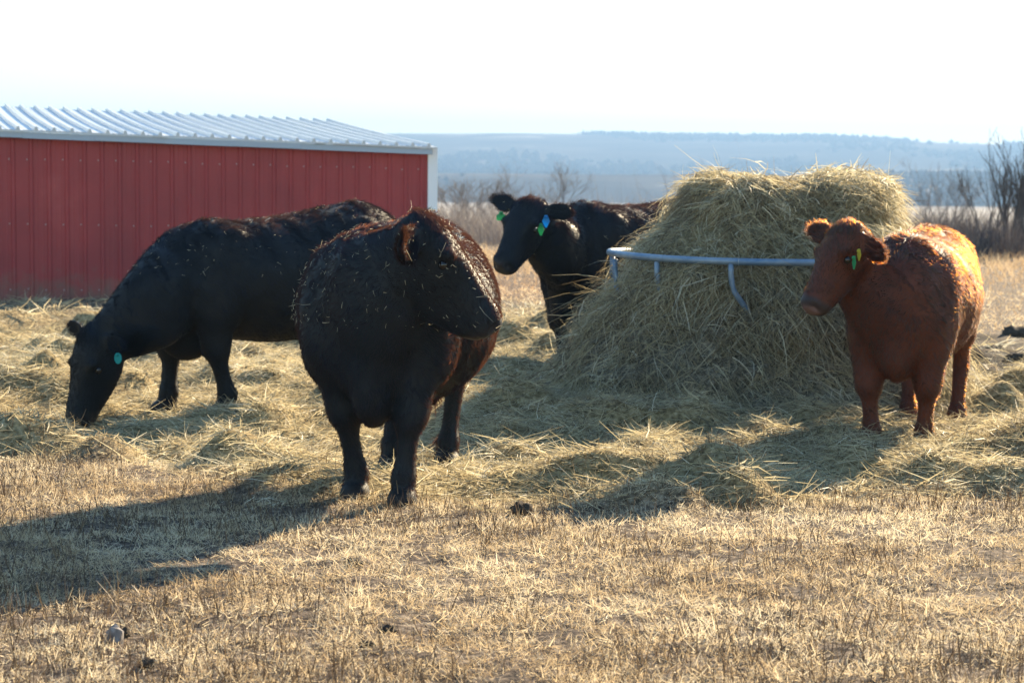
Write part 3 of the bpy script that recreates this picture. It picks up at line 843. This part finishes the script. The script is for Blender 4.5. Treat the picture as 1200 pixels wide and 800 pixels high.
def hair_mat(name, melanin, red, rough=.35, rand=.3, ior=1.5):
    m = bpy.data.materials.new(name); m.use_nodes = True
    nt = m.node_tree; nt.nodes.clear()
    out = nt.nodes.new('ShaderNodeOutputMaterial'); h = nt.nodes.new('ShaderNodeBsdfHairPrincipled')
    h.parametrization = 'MELANIN'
    h.inputs['Melanin'].default_value = melanin; h.inputs['Melanin Redness'].default_value = red
    h.inputs['IOR'].default_value = ior; h.inputs['Roughness'].default_value = rough; h.inputs['Radial Roughness'].default_value = .45
    h.inputs['Random Color'].default_value = rand; h.inputs['Coat'].default_value = .0
    nt.links.new(h.outputs[0], out.inputs['Surface'])
    return m

def fur(par, me, co, loc, isH, muz, hoof, frame, hs, n, mat, parent):
    a, s, u = [np.array(v) for v in frame]
    me.calc_loop_triangles()
    nt_ = len(me.loop_triangles)
    tri = np.empty(nt_ * 3, np.int32); me.loop_triangles.foreach_get('vertices', tri); tri = tri.reshape(-1, 3)
    A, B, C = co[tri[:, 0]], co[tri[:, 1]], co[tri[:, 2]]
    cr = np.cross(B - A, C - A); ar = np.linalg.norm(cr, axis=1)
    zc = (A[:, 2] + B[:, 2] + C[:, 2]) / 3
    wgt = ar * (1 + 1.0 * isH[tri[:, 0]]) * np.where(hoof[tri[:, 0]] > .3, 0, 1) * np.where(muz[tri[:, 0]] > .3, 0, 1)
    eyed = np.linalg.norm((loc - [.185, 0, -.045]) * [1, 0, 1], axis=1)[tri[:, 0]]
    wgt = wgt * np.where((eyed < .032) & isH[tri[:, 0]] & (np.abs(loc[tri[:, 0], 1]) > .08), .04, 1)
    pick = rng.choice(nt_, n, p=wgt / wgt.sum())
    r1 = np.sqrt(rng.random(n)); r2 = rng.random(n)
    wA, wB, wC = 1 - r1, r1 * (1 - r2), r1 * r2
    P = A[pick] * wA[:, None] + B[pick] * wB[:, None] + C[pick] * wC[:, None]
    Nn = nrm(cr[pick])
    L = loc[tri[pick, 0]]; hh = isH[tri[pick, 0]]
    flow = np.tile(np.array([[-.55, 0, -.75]]), (n, 1))
    headflow = (-a + .25 * u)[None, :] * .8
    ear = hh & (np.abs(L[:, 1]) > .15)
    flow = np.where(hh[:, None], headflow, flow)
    flow = np.where(ear[:, None], np.sign(L[:, 1])[:, None] * s[None, :], flow)
    wob = np.stack([fbm(P[:, 0] * 6, P[:, 2] * 6 + P[:, 1] * 4, 171 + i, 2) - .5 for i in range(3)], 1)
    wob2 = np.stack([fbm(P[:, 0] * 22 + 5 * i, P[:, 2] * 17 + P[:, 1] * 19, 211 + i, 2) - .5 for i in range(3)], 1)
    flow = flow + wob * 1.6 + wob2 * np.where(hh, .5, 1.7)[:, None]
    flow = flow - Nn * (flow * Nn).sum(1, keepdims=True)
    flow = nrm(flow)
    ln = .022 * np.ones(n)
    top = sstep(.35, .85, Nn[:, 2]); ln += top * .012
    ln = np.where(P[:, 2] < .5, .018, ln)
    ln = np.where((P[:, 0] < -.7) & (P[:, 2] < .6) & (np.abs(P[:, 1]) < .08), .06, ln)
    ln = np.where(hh, .019, ln)
    ln = np.where(hh & (L[:, 0] < .08) & (L[:, 2] > -.02) & ~ear, .034, ln)
    ln = np.where(ear, .034, ln)
    ln = ln * par.get('furlen', 1.0) * rng.uniform(.6, 1.3, n) * np.where(hh, 1, .65 + .8 * fbm(P[:, 0] * 19 + P[:, 1] * 8, P[:, 2] * 15 + P[:, 1] * 13, 221, 2))
    lift = np.where(hh & ~ear, .26, .36)[:, None] * rng.uniform(.5, 1.5, n)[:, None]
    d = nrm(flow + Nn * lift + rng.normal(0, .16, (n, 3)))
    k = 4
    t = np.linspace(0, 1, k)[None, :, None]
    Q = P[:, None, :] - Nn[:, None, :] * .003 + d[:, None, :] * t * ln[:, None, None] + (flow * .25)[:, None, :] * (t * t) * ln[:, None, None]
    hc = bpy.data.hair_curves.new('coat')
    hc.add_curves([k] * n)
    hc.attributes['position'].data.foreach_set('vector', Q.astype(np.float32).ravel())
    ra = hc.attributes.get('radius') or hc.attributes.new('radius', 'FLOAT', 'POINT')
    rr = np.tile(np.array([.0010, .0009, .0007, .0003]), n) * np.repeat(rng.uniform(.7, 1.2, n), k) * par.get('thick', 1.0)
    ra.data.foreach_set('value', rr.astype(np.float32))
    shade = .55 * sstep(.2, .5, P[:, 0]) * sstep(.72, .9, P[:, 2]) * np.where(hh, .3, 1) + 1.1 * (fbm(P[:, 0] * 3.5 + P[:, 1] * 2, P[:, 2] * 2.2, 231, 3) - .4) + np.where(hh & (np.abs(L[:, 1]) > .06) & (L[:, 0] > .1) & (L[:, 0] < .32), .25, 0)
    sa_ = hc.attributes.new('shade', 'FLOAT', 'POINT')
    sa_.data.foreach_set('value', np.repeat(np.clip(shade + rng.normal(0, .1, n), 0, 1), k).astype(np.float32))
    hc.materials.append(mat)
    o = bpy.data.objects.new('coat', hc); COL.objects.link(o); o.parent = parent
    o['kind'] = 'stuff'
    return P, Nn

eye_m = plain('eye', (.012, .009, .007), .08, 0, .6)
def ear_tag(root, hd, frame, col_mat, tt, ss, uu, w, h, shape='drop', turn=None):
    """plastic tag hanging in the ear, with its button"""
    a, s, u = frame
    p = hd(tt, ss, uu)
    down = Vector((0, 0, -1)); nf = (turn if turn is not None else u).normalized()
    nf = (nf - down * nf.dot(down)).normalized(); sd_ = down.cross(nf)
    bm = bmesh.new()
    prof = [(-.2, 0), (.2, 0), (.25, .25), (.5, .42), (.5, .9), (.4, 1), (-.4, 1), (-.5, .9), (-.5, .42), (-.25, .25)] if shape == 'drop' else \
        [(math.sin(2 * math.pi * i / 12) * .5, .5 - math.cos(2 * math.pi * i / 12) * .5) for i in range(12)] if shape == 'round' else [(-.15, 0), (.15, 0), (.5, .5), (.1, 1), (-.1, 1), (-.5, .5)]
    f_ = [bm.verts.new(p + sd_ * x_ * w + down * y_ * h + nf * .0035) for x_, y_ in prof]
    b_ = [bm.verts.new(p + sd_ * x_ * w + down * y_ * h - nf * .0035) for x_, y_ in prof]
    bm.faces.new(f_); bm.faces.new(b_[::-1]); n = len(prof)
    for k in range(n): bm.faces.new((f_[k], b_[k], b_[(k + 1) % n], f_[(k + 1) % n]))
    bmesh.ops.create_uvsphere(bm, u_segments=8, v_segments=6, radius=.012, matrix=Matrix.Translation(p + down * .012 + nf * .004))
    return link('ear_tag', bm_mesh('ear_tag', bm), col_mat, root)

def tag_mat(name, col):
    m, nt, b, N, Lk = new_mat(name)
    b.inputs['Base Color'].default_value = (*col, 1); b.inputs['Roughness'].default_value = .4
    tr = N.new('ShaderNodeBsdfTranslucent'); tr.inputs['Color'].default_value = (*col, 1)
    mx = N.new('ShaderNodeMixShader'); mx.inputs[0].default_value = .5
    Lk.new(b.outputs[0], mx.inputs[1]); Lk.new(tr.outputs[0], mx.inputs[2]); Lk.new(mx.outputs[0], N['Material Output'].inputs['Surface'])
    return m
TEAL = tag_mat('teal_plastic', (.02, .42, .42)); GREEN = tag_mat('green_plastic', (.05, .42, .18)); BLUE = tag_mat('blue_plastic', (.03, .36, .75)); YELLOW = tag_mat('yellow_plastic', (.62, .55, .06))

M['black_hide'] = hide_mat('black_hide', (.006, .0075, .0095), (.011, .0115, .012), (.018, .018, .022), (.018, .015, .013))
M['red_hide'] = hide_mat('red_hide', (.065, .016, .007), (.115, .03, .012), (.035, .022, .02), (.05, .03, .02), .6, (.16, .095, .085))
def coat_mat(name, refl, trans, rough=.32):
    m = bpy.data.materials.new(name); m.use_nodes = True
    nt = m.node_tree; nt.nodes.clear(); N = nt.nodes
    out = N.new('ShaderNodeOutputMaterial'); ad = N.new('ShaderNodeAddShader')
    a_ = N.new('ShaderNodeBsdfHair'); a_.component = 'Reflection'; a_.inputs['Color'].default_value = (*refl, 1)
    a_.inputs['RoughnessU'].default_value = rough; a_.inputs['RoughnessV'].default_value = .7
    b_ = N.new('ShaderNodeBsdfHair'); b_.component = 'Transmission'; b_.inputs['Color'].default_value = (*trans, 1)
    b_.inputs['RoughnessU'].default_value = .4; b_.inputs['RoughnessV'].default_value = .5
    nt.links.new(a_.outputs[0], ad.inputs[0]); nt.links.new(b_.outputs[0], ad.inputs[1]); nt.links.new(ad.outputs[0], out.inputs['Surface'])
    return m
M['black_sky_sheen_hair'] = coat_mat('black_sky_sheen_hair', (.020, .029, .040), (.015, .007, .004))  # black coat; blue sheen of the sky is put into the reflection colour
M['sooty_sky_sheen_hair'] = coat_mat('sooty_sky_sheen_hair', (.017, .027, .040), (.055, .021, .009))  # brown-black coat, sky blue put into its reflection colour too
M['red_hair'] = hair_mat('red_hair', .80, .95, .33, .3)
nt = M['red_hair'].node_tree
an_ = nt.nodes.new('ShaderNodeAttribute'); an_.attribute_name = 'shade'
mr_ = nt.nodes.new('ShaderNodeMapRange'); mr_.inputs[3].default_value = .80; mr_.inputs[4].default_value = .94
nt.links.new(an_.outputs['Fac'], mr_.inputs[0])
nt.links.new(mr_.outputs[0], [n_ for n_ in nt.nodes if n_.type == 'BSDF_HAIR_PRINCIPLED'][0].inputs['Melanin'])

def make_cow(label, pos, face_dir, poll, axis, face, neck, hide, hair, nhair, scale=1.0, **par):
    f = Vector((face_dir[0], face_dir[1], 0)).normalized()
    rz_ = math.atan2(f.y, f.x)
    zr = par.pop('z', .01)
    body_world = Matrix.Translation((pos[0], pos[1], zr)) @ Matrix.Rotation(rz_, 4, 'Z') @ Matrix.Scale(scale, 4)
    inv = body_world.inverted()
    par['poll'] = inv @ poll; par['axis'] = inv.to_3x3() @ axis; par['face'] = inv.to_3x3() @ face
    par['neck'] = inv @ neck
    if 'ear_face' in par: par['ear_face'] = (inv.to_3x3() @ par['ear_face']).normalized() * par['ear_face'].length
    par.setdefault('feet', {})
    for kx in ('fl', 'fr', 'hl', 'hr'): par['feet'].setdefault(kx, (0, 0))
    me, co, loc, isH, muz, hoof, hd, frame, hs = cow_mesh(par)
    me.name = 'cow'
    root = link('cow', me, hide)
    me.materials.clear(); me.materials.append(hide)
    root.matrix_world = body_world
    tag(root, label, 'cow', 'cattle feeding in the pasture')
    fur(par, me, co, loc, isH, muz, hoof, frame, hs, nhair, hair, root)
    for sg in (1, -1):
        bm = bmesh.new(); bmesh.ops.create_uvsphere(bm, u_segments=14, v_segments=10, radius=.023, matrix=Matrix.Translation(hd(.185, sg * par.get('eye', .121), -.045)))
        link('eye', bm_mesh('eye', bm, True), eye_m, root)
    return root, hd, frame, co

# front cow: body towards us, head turned in profile to the right
pA = at(507, 263, 9.62)
cowA, hdA, frA, coA = make_cow('black cow standing in front with its head turned right', (-.575, 10.5), (-.13, -1.0),
    pA, Vector((.298, -.04, -.43)), Vector((1, -.15, 0)), at(462, 322, 9.72), M['black_hide'], M['sooty_sky_sheen_hair'], 120000,
    wide=1.17, deep=.05, brisket=.06, head=1.04, jaw=1.14, nw=.21, nu=.27, nd=.22, settle=20, legtop=.185,
    z=-.012, feet=dict(fl=(.13, -.02), fr=(-.06, .05), hl=(-.12, -.06), hr=(.10, .05)), ear_r=(-.1, -.05, 0, -.45), ear_l=(-.2, .1, 0, -.1), ear=1.35)
# grazing cow
pB = at(103, 396, 13.05)
cowB, hdB, frB, coB = make_cow('black cow grazing with its head down in front of the red shed', (-1.57, 13.95), (-.84, -.54),
    pB, Vector((-.19, -.10, -.96)), Vector((-.72, -.69, 0)), at(172, 362, 13.2), M['black_hide'], M['black_sky_sheen_hair'], 90000,
    wide=1.02, deep=.02, withers=-.09, brisket=.08, head=.98, nw=.18, nu=.24, nd=.29, scale=1.03, z=.0, settle=11, hook=1.1, ear_l=(-.1, -.1, 0, -.1), ear_r=(-.1, .1, 0, .25),
    feet=dict(fl=(-.10, 0), fr=(.16, 0), hl=(-.05, 0), hr=(.1, 0)))
# cow behind the hay
pC = at(619, 240, 15.55)
cowC, hdC, frC, coC = make_cow('black cow with blue and green ear tags looking out from behind the hay', (1.0, 16.75), (-.74, -.67),
    pC, Vector((-.195, -.28, -.40)), Vector((-.43, -.90, 0)), at(650, 285, 15.85), M['black_hide'], M['black_sky_sheen_hair'], 70000,
    ear_l=(-.1, .0, 0, -.05), ear_r=(-.1, .0, 0, .1), ear=1.12, wide=1.0, deep=.03, brisket=.05, nw=.18, nu=.2, nd=.28, scale=1.05, furlen=1.1, thick=1.2)
# red cow
pD = at(986, 270, 11.75)
cowD, hdD, frD, coD = make_cow('reddish brown cow with yellow and green ear tags beside the hay', (2.48, 12.58), (-.33, -.94),
    pD, Vector((-.22, -.15, -.42)), Vector((-.84, -.54, 0)), at(1012, 318, 11.95), M['red_hide'], M['red_hair'], 100000,
    z=-.035, brisket=-.01, ear_l=(-.1, -.2, 0, -.75), ear_r=(-.05, .05, 0, .0), ear_face=Vector((0, -.6, 0)), ear=1.2, mz=.46, settle=45, wide=.94, deep=-.035, nw=.165, nu=.18, nd=.25, head=.95, scale=.97,
    feet=dict(fl=(.0, -.02), fr=(.10, .02), hl=(-.05, 0), hr=(-.12, .05)))

ear_tag(cowB, hdB, frB, TEAL, .05, .255, -.075, .075, .07, 'round')
ear_tag(cowC, hdC, frC, BLUE, .06, .165, -.02, .06, .09, 'kite')
ear_tag(cowC, hdC, frC, GREEN, .14, .16, -.015, .05, .09, 'kite')
ear_tag(cowC, hdC, frC, GREEN, .075, -.20, -.015, .07, .065, 'drop')
ear_tag(cowD, hdD, frD, YELLOW, .10, .175, -.05, .03, .07, 'kite')
ear_tag(cowD, hdD, frD, GREEN, .15, .16, -.05, .03, .08, 'kite')

# bits of hay caught in the coat of the front cow and the grazing cow
def flecks(root, co, n, cond, mat):
    me = root.data
    no = np.empty(len(me.vertices) * 3, np.float32); me.vertices.foreach_get('normal', no); no = no.reshape(-1, 3)
    idx = np.nonzero(cond(co, no))[0]
    ix = rng.choice(idx, n)
    Nn = no[ix]
    D = nrm(np.cross(Nn, rng.normal(size=(n, 3)))) + Nn * rng.normal(.1, .2, n)[:, None]
    P = co[ix] + Nn * .018
    L = np.where(rng.random(n) < .9, rng.uniform(.006, .022, n), rng.uniform(.025, .07, n))
    o = ribbons('hay_flecks', P, D, L, rng.uniform(.0015, .003, n), rng.normal(0, .3, (n, 3)), 3, rng.uniform(.6, 1, n), None, mat, root)
    tag(o, kind='stuff')
M['fleck'] = straw_mat('fleck', [(0, (.3, .24, .13)), (1, (.68, .6, .42))], .3)
flecks(cowA, coA, 560, lambda c, n: (c[:, 2] > .85) & (c[:, 0] > .2), M['fleck'])
flecks(cowB, coB, 150, lambda c, n: (c[:, 2] > .9) & (c[:, 1] > 0), M['fleck'])
flecks(cowC, coC, 60, lambda c, n: (c[:, 2] > .9), M['fleck'])

# ------------------------------------------------------------------ clods and stones
clod_m = plain('dry_dung', (.035, .026, .02), .95, spec=.15, noise=(14, .2, (.075, .058, .042)), bump=(30, .8, .01))
stone_m = plain('field_stone', (.10, .085, .08), .9, noise=(22, .12, (.26, .23, .21)), bump=(25, .6, .01))
def clod(name, px, py, size, label, cat, mat, group, sq=.6):
    g = at(px, py, 10); k = (CAM_H - .0) / (CAM_H - g.z)
    x, y = g.x * k, 10 * k
    size *= .78 if name == 'dung_clod' else 1
    bm = bmesh.new(); bmesh.ops.create_icosphere(bm, subdivisions=2 if name == 'stone' else 3, radius=1)
    sd = random.random() * 50
    for v in bm.verts:
        c = v.co.copy()
        f = 1 + 1.3 * (float(fbm(np.array([c.x * 2.6 + sd]), np.array([c.y * 2.6 + c.z * 2.1 + sd]), 181, 3)[0]) - .5)
        v.co = Vector((c.x * size * f, c.y * size * .8 * f, max(c.z, -.35) * size * sq * f))
    o = link(name, bm_mesh(name, bm, name != 'stone'), mat)
    o.location = (x, y, H1(x, y) + size * sq * .25); o.rotation_euler.z = random.uniform(0, 6.3)
    return tag(o, label, cat, group)
G = 'dark clods on the grass'
clod('dung_clod', 612, 599, .075, 'black dung clod at the front edge of the hay in the middle', 'dung', clod_m, G, .7)
clod('dung_clod', 1197, 553, .05, 'black clod at the right edge of the picture on the hay', 'dung', clod_m, G, .9)
clod('dung_clod', 415, 658, .05, 'small dark clod below the forelegs of the front cow', 'dung', clod_m, G, .5)
clod('dung_clod', 455, 735, .045, 'flat dark clod near the lower edge left of centre', 'dung', clod_m, G, .5)
clod('dung_clod', 430, 752, .035, 'smallest dark clod close to the lower edge', 'dung', clod_m, G, .5)
clod('dung_clod', 172, 776, .04, 'dark clod just below the pale stone in the lower left', 'dung', clod_m, G, .6)
clod('dung_clod', 62, 402, .10, 'dark clod behind the ears of the grazing cow near the shed', 'dung', clod_m, G, .6)
clod('stone', 134, 748, .034, 'upright pale stone in the stubble at the lower left', 'stone', stone_m, None, 1.5)
clod('dung_clod', 146, 741, .024, 'small dark clod leaning on the pale stone at the lower left', 'dung', clod_m, G, 1.3)
GM = 'mud lumps in the trampled patch'
for i, (px, py, sz, lb) in enumerate(((1190, 392, .13, 'large dark mud lump on the upper right of the mud patch'), (1168, 412, .10, 'dark mud lump in the middle of the mud patch'), (1190, 425, .09, 'mud lump on the lower right of the mud patch'), (1140, 402, .08, 'small mud lump on the left of the mud patch'))):
    clod('mud_lump', px, py, sz, lb, 'mud lump', clod_m, GM, .5)

# ------------------------------------------------------------------ haze in the valley
bm = bmesh.new(); box_bm(bm, -3500, 3500, -150, 5200, -12, 170)
hz_m = bpy.data.materials.new('valley_haze'); hz_m.use_nodes = True
nt = hz_m.node_tree; nt.nodes.clear()
out = nt.nodes.new('ShaderNodeOutputMaterial'); pv = nt.nodes.new('ShaderNodeVolumePrincipled')
pv.inputs['Color'].default_value = (.23, .39, .65, 1); pv.inputs['Density'].default_value = .00036; pv.inputs['Anisotropy'].default_value = .25
nt.links.new(pv.outputs[0], out.inputs['Volume'])
o = link('haze', bm_mesh('haze', bm), hz_m)
tag(o, 'pale blue haze filling the valley', 'haze', None, 'stuff')
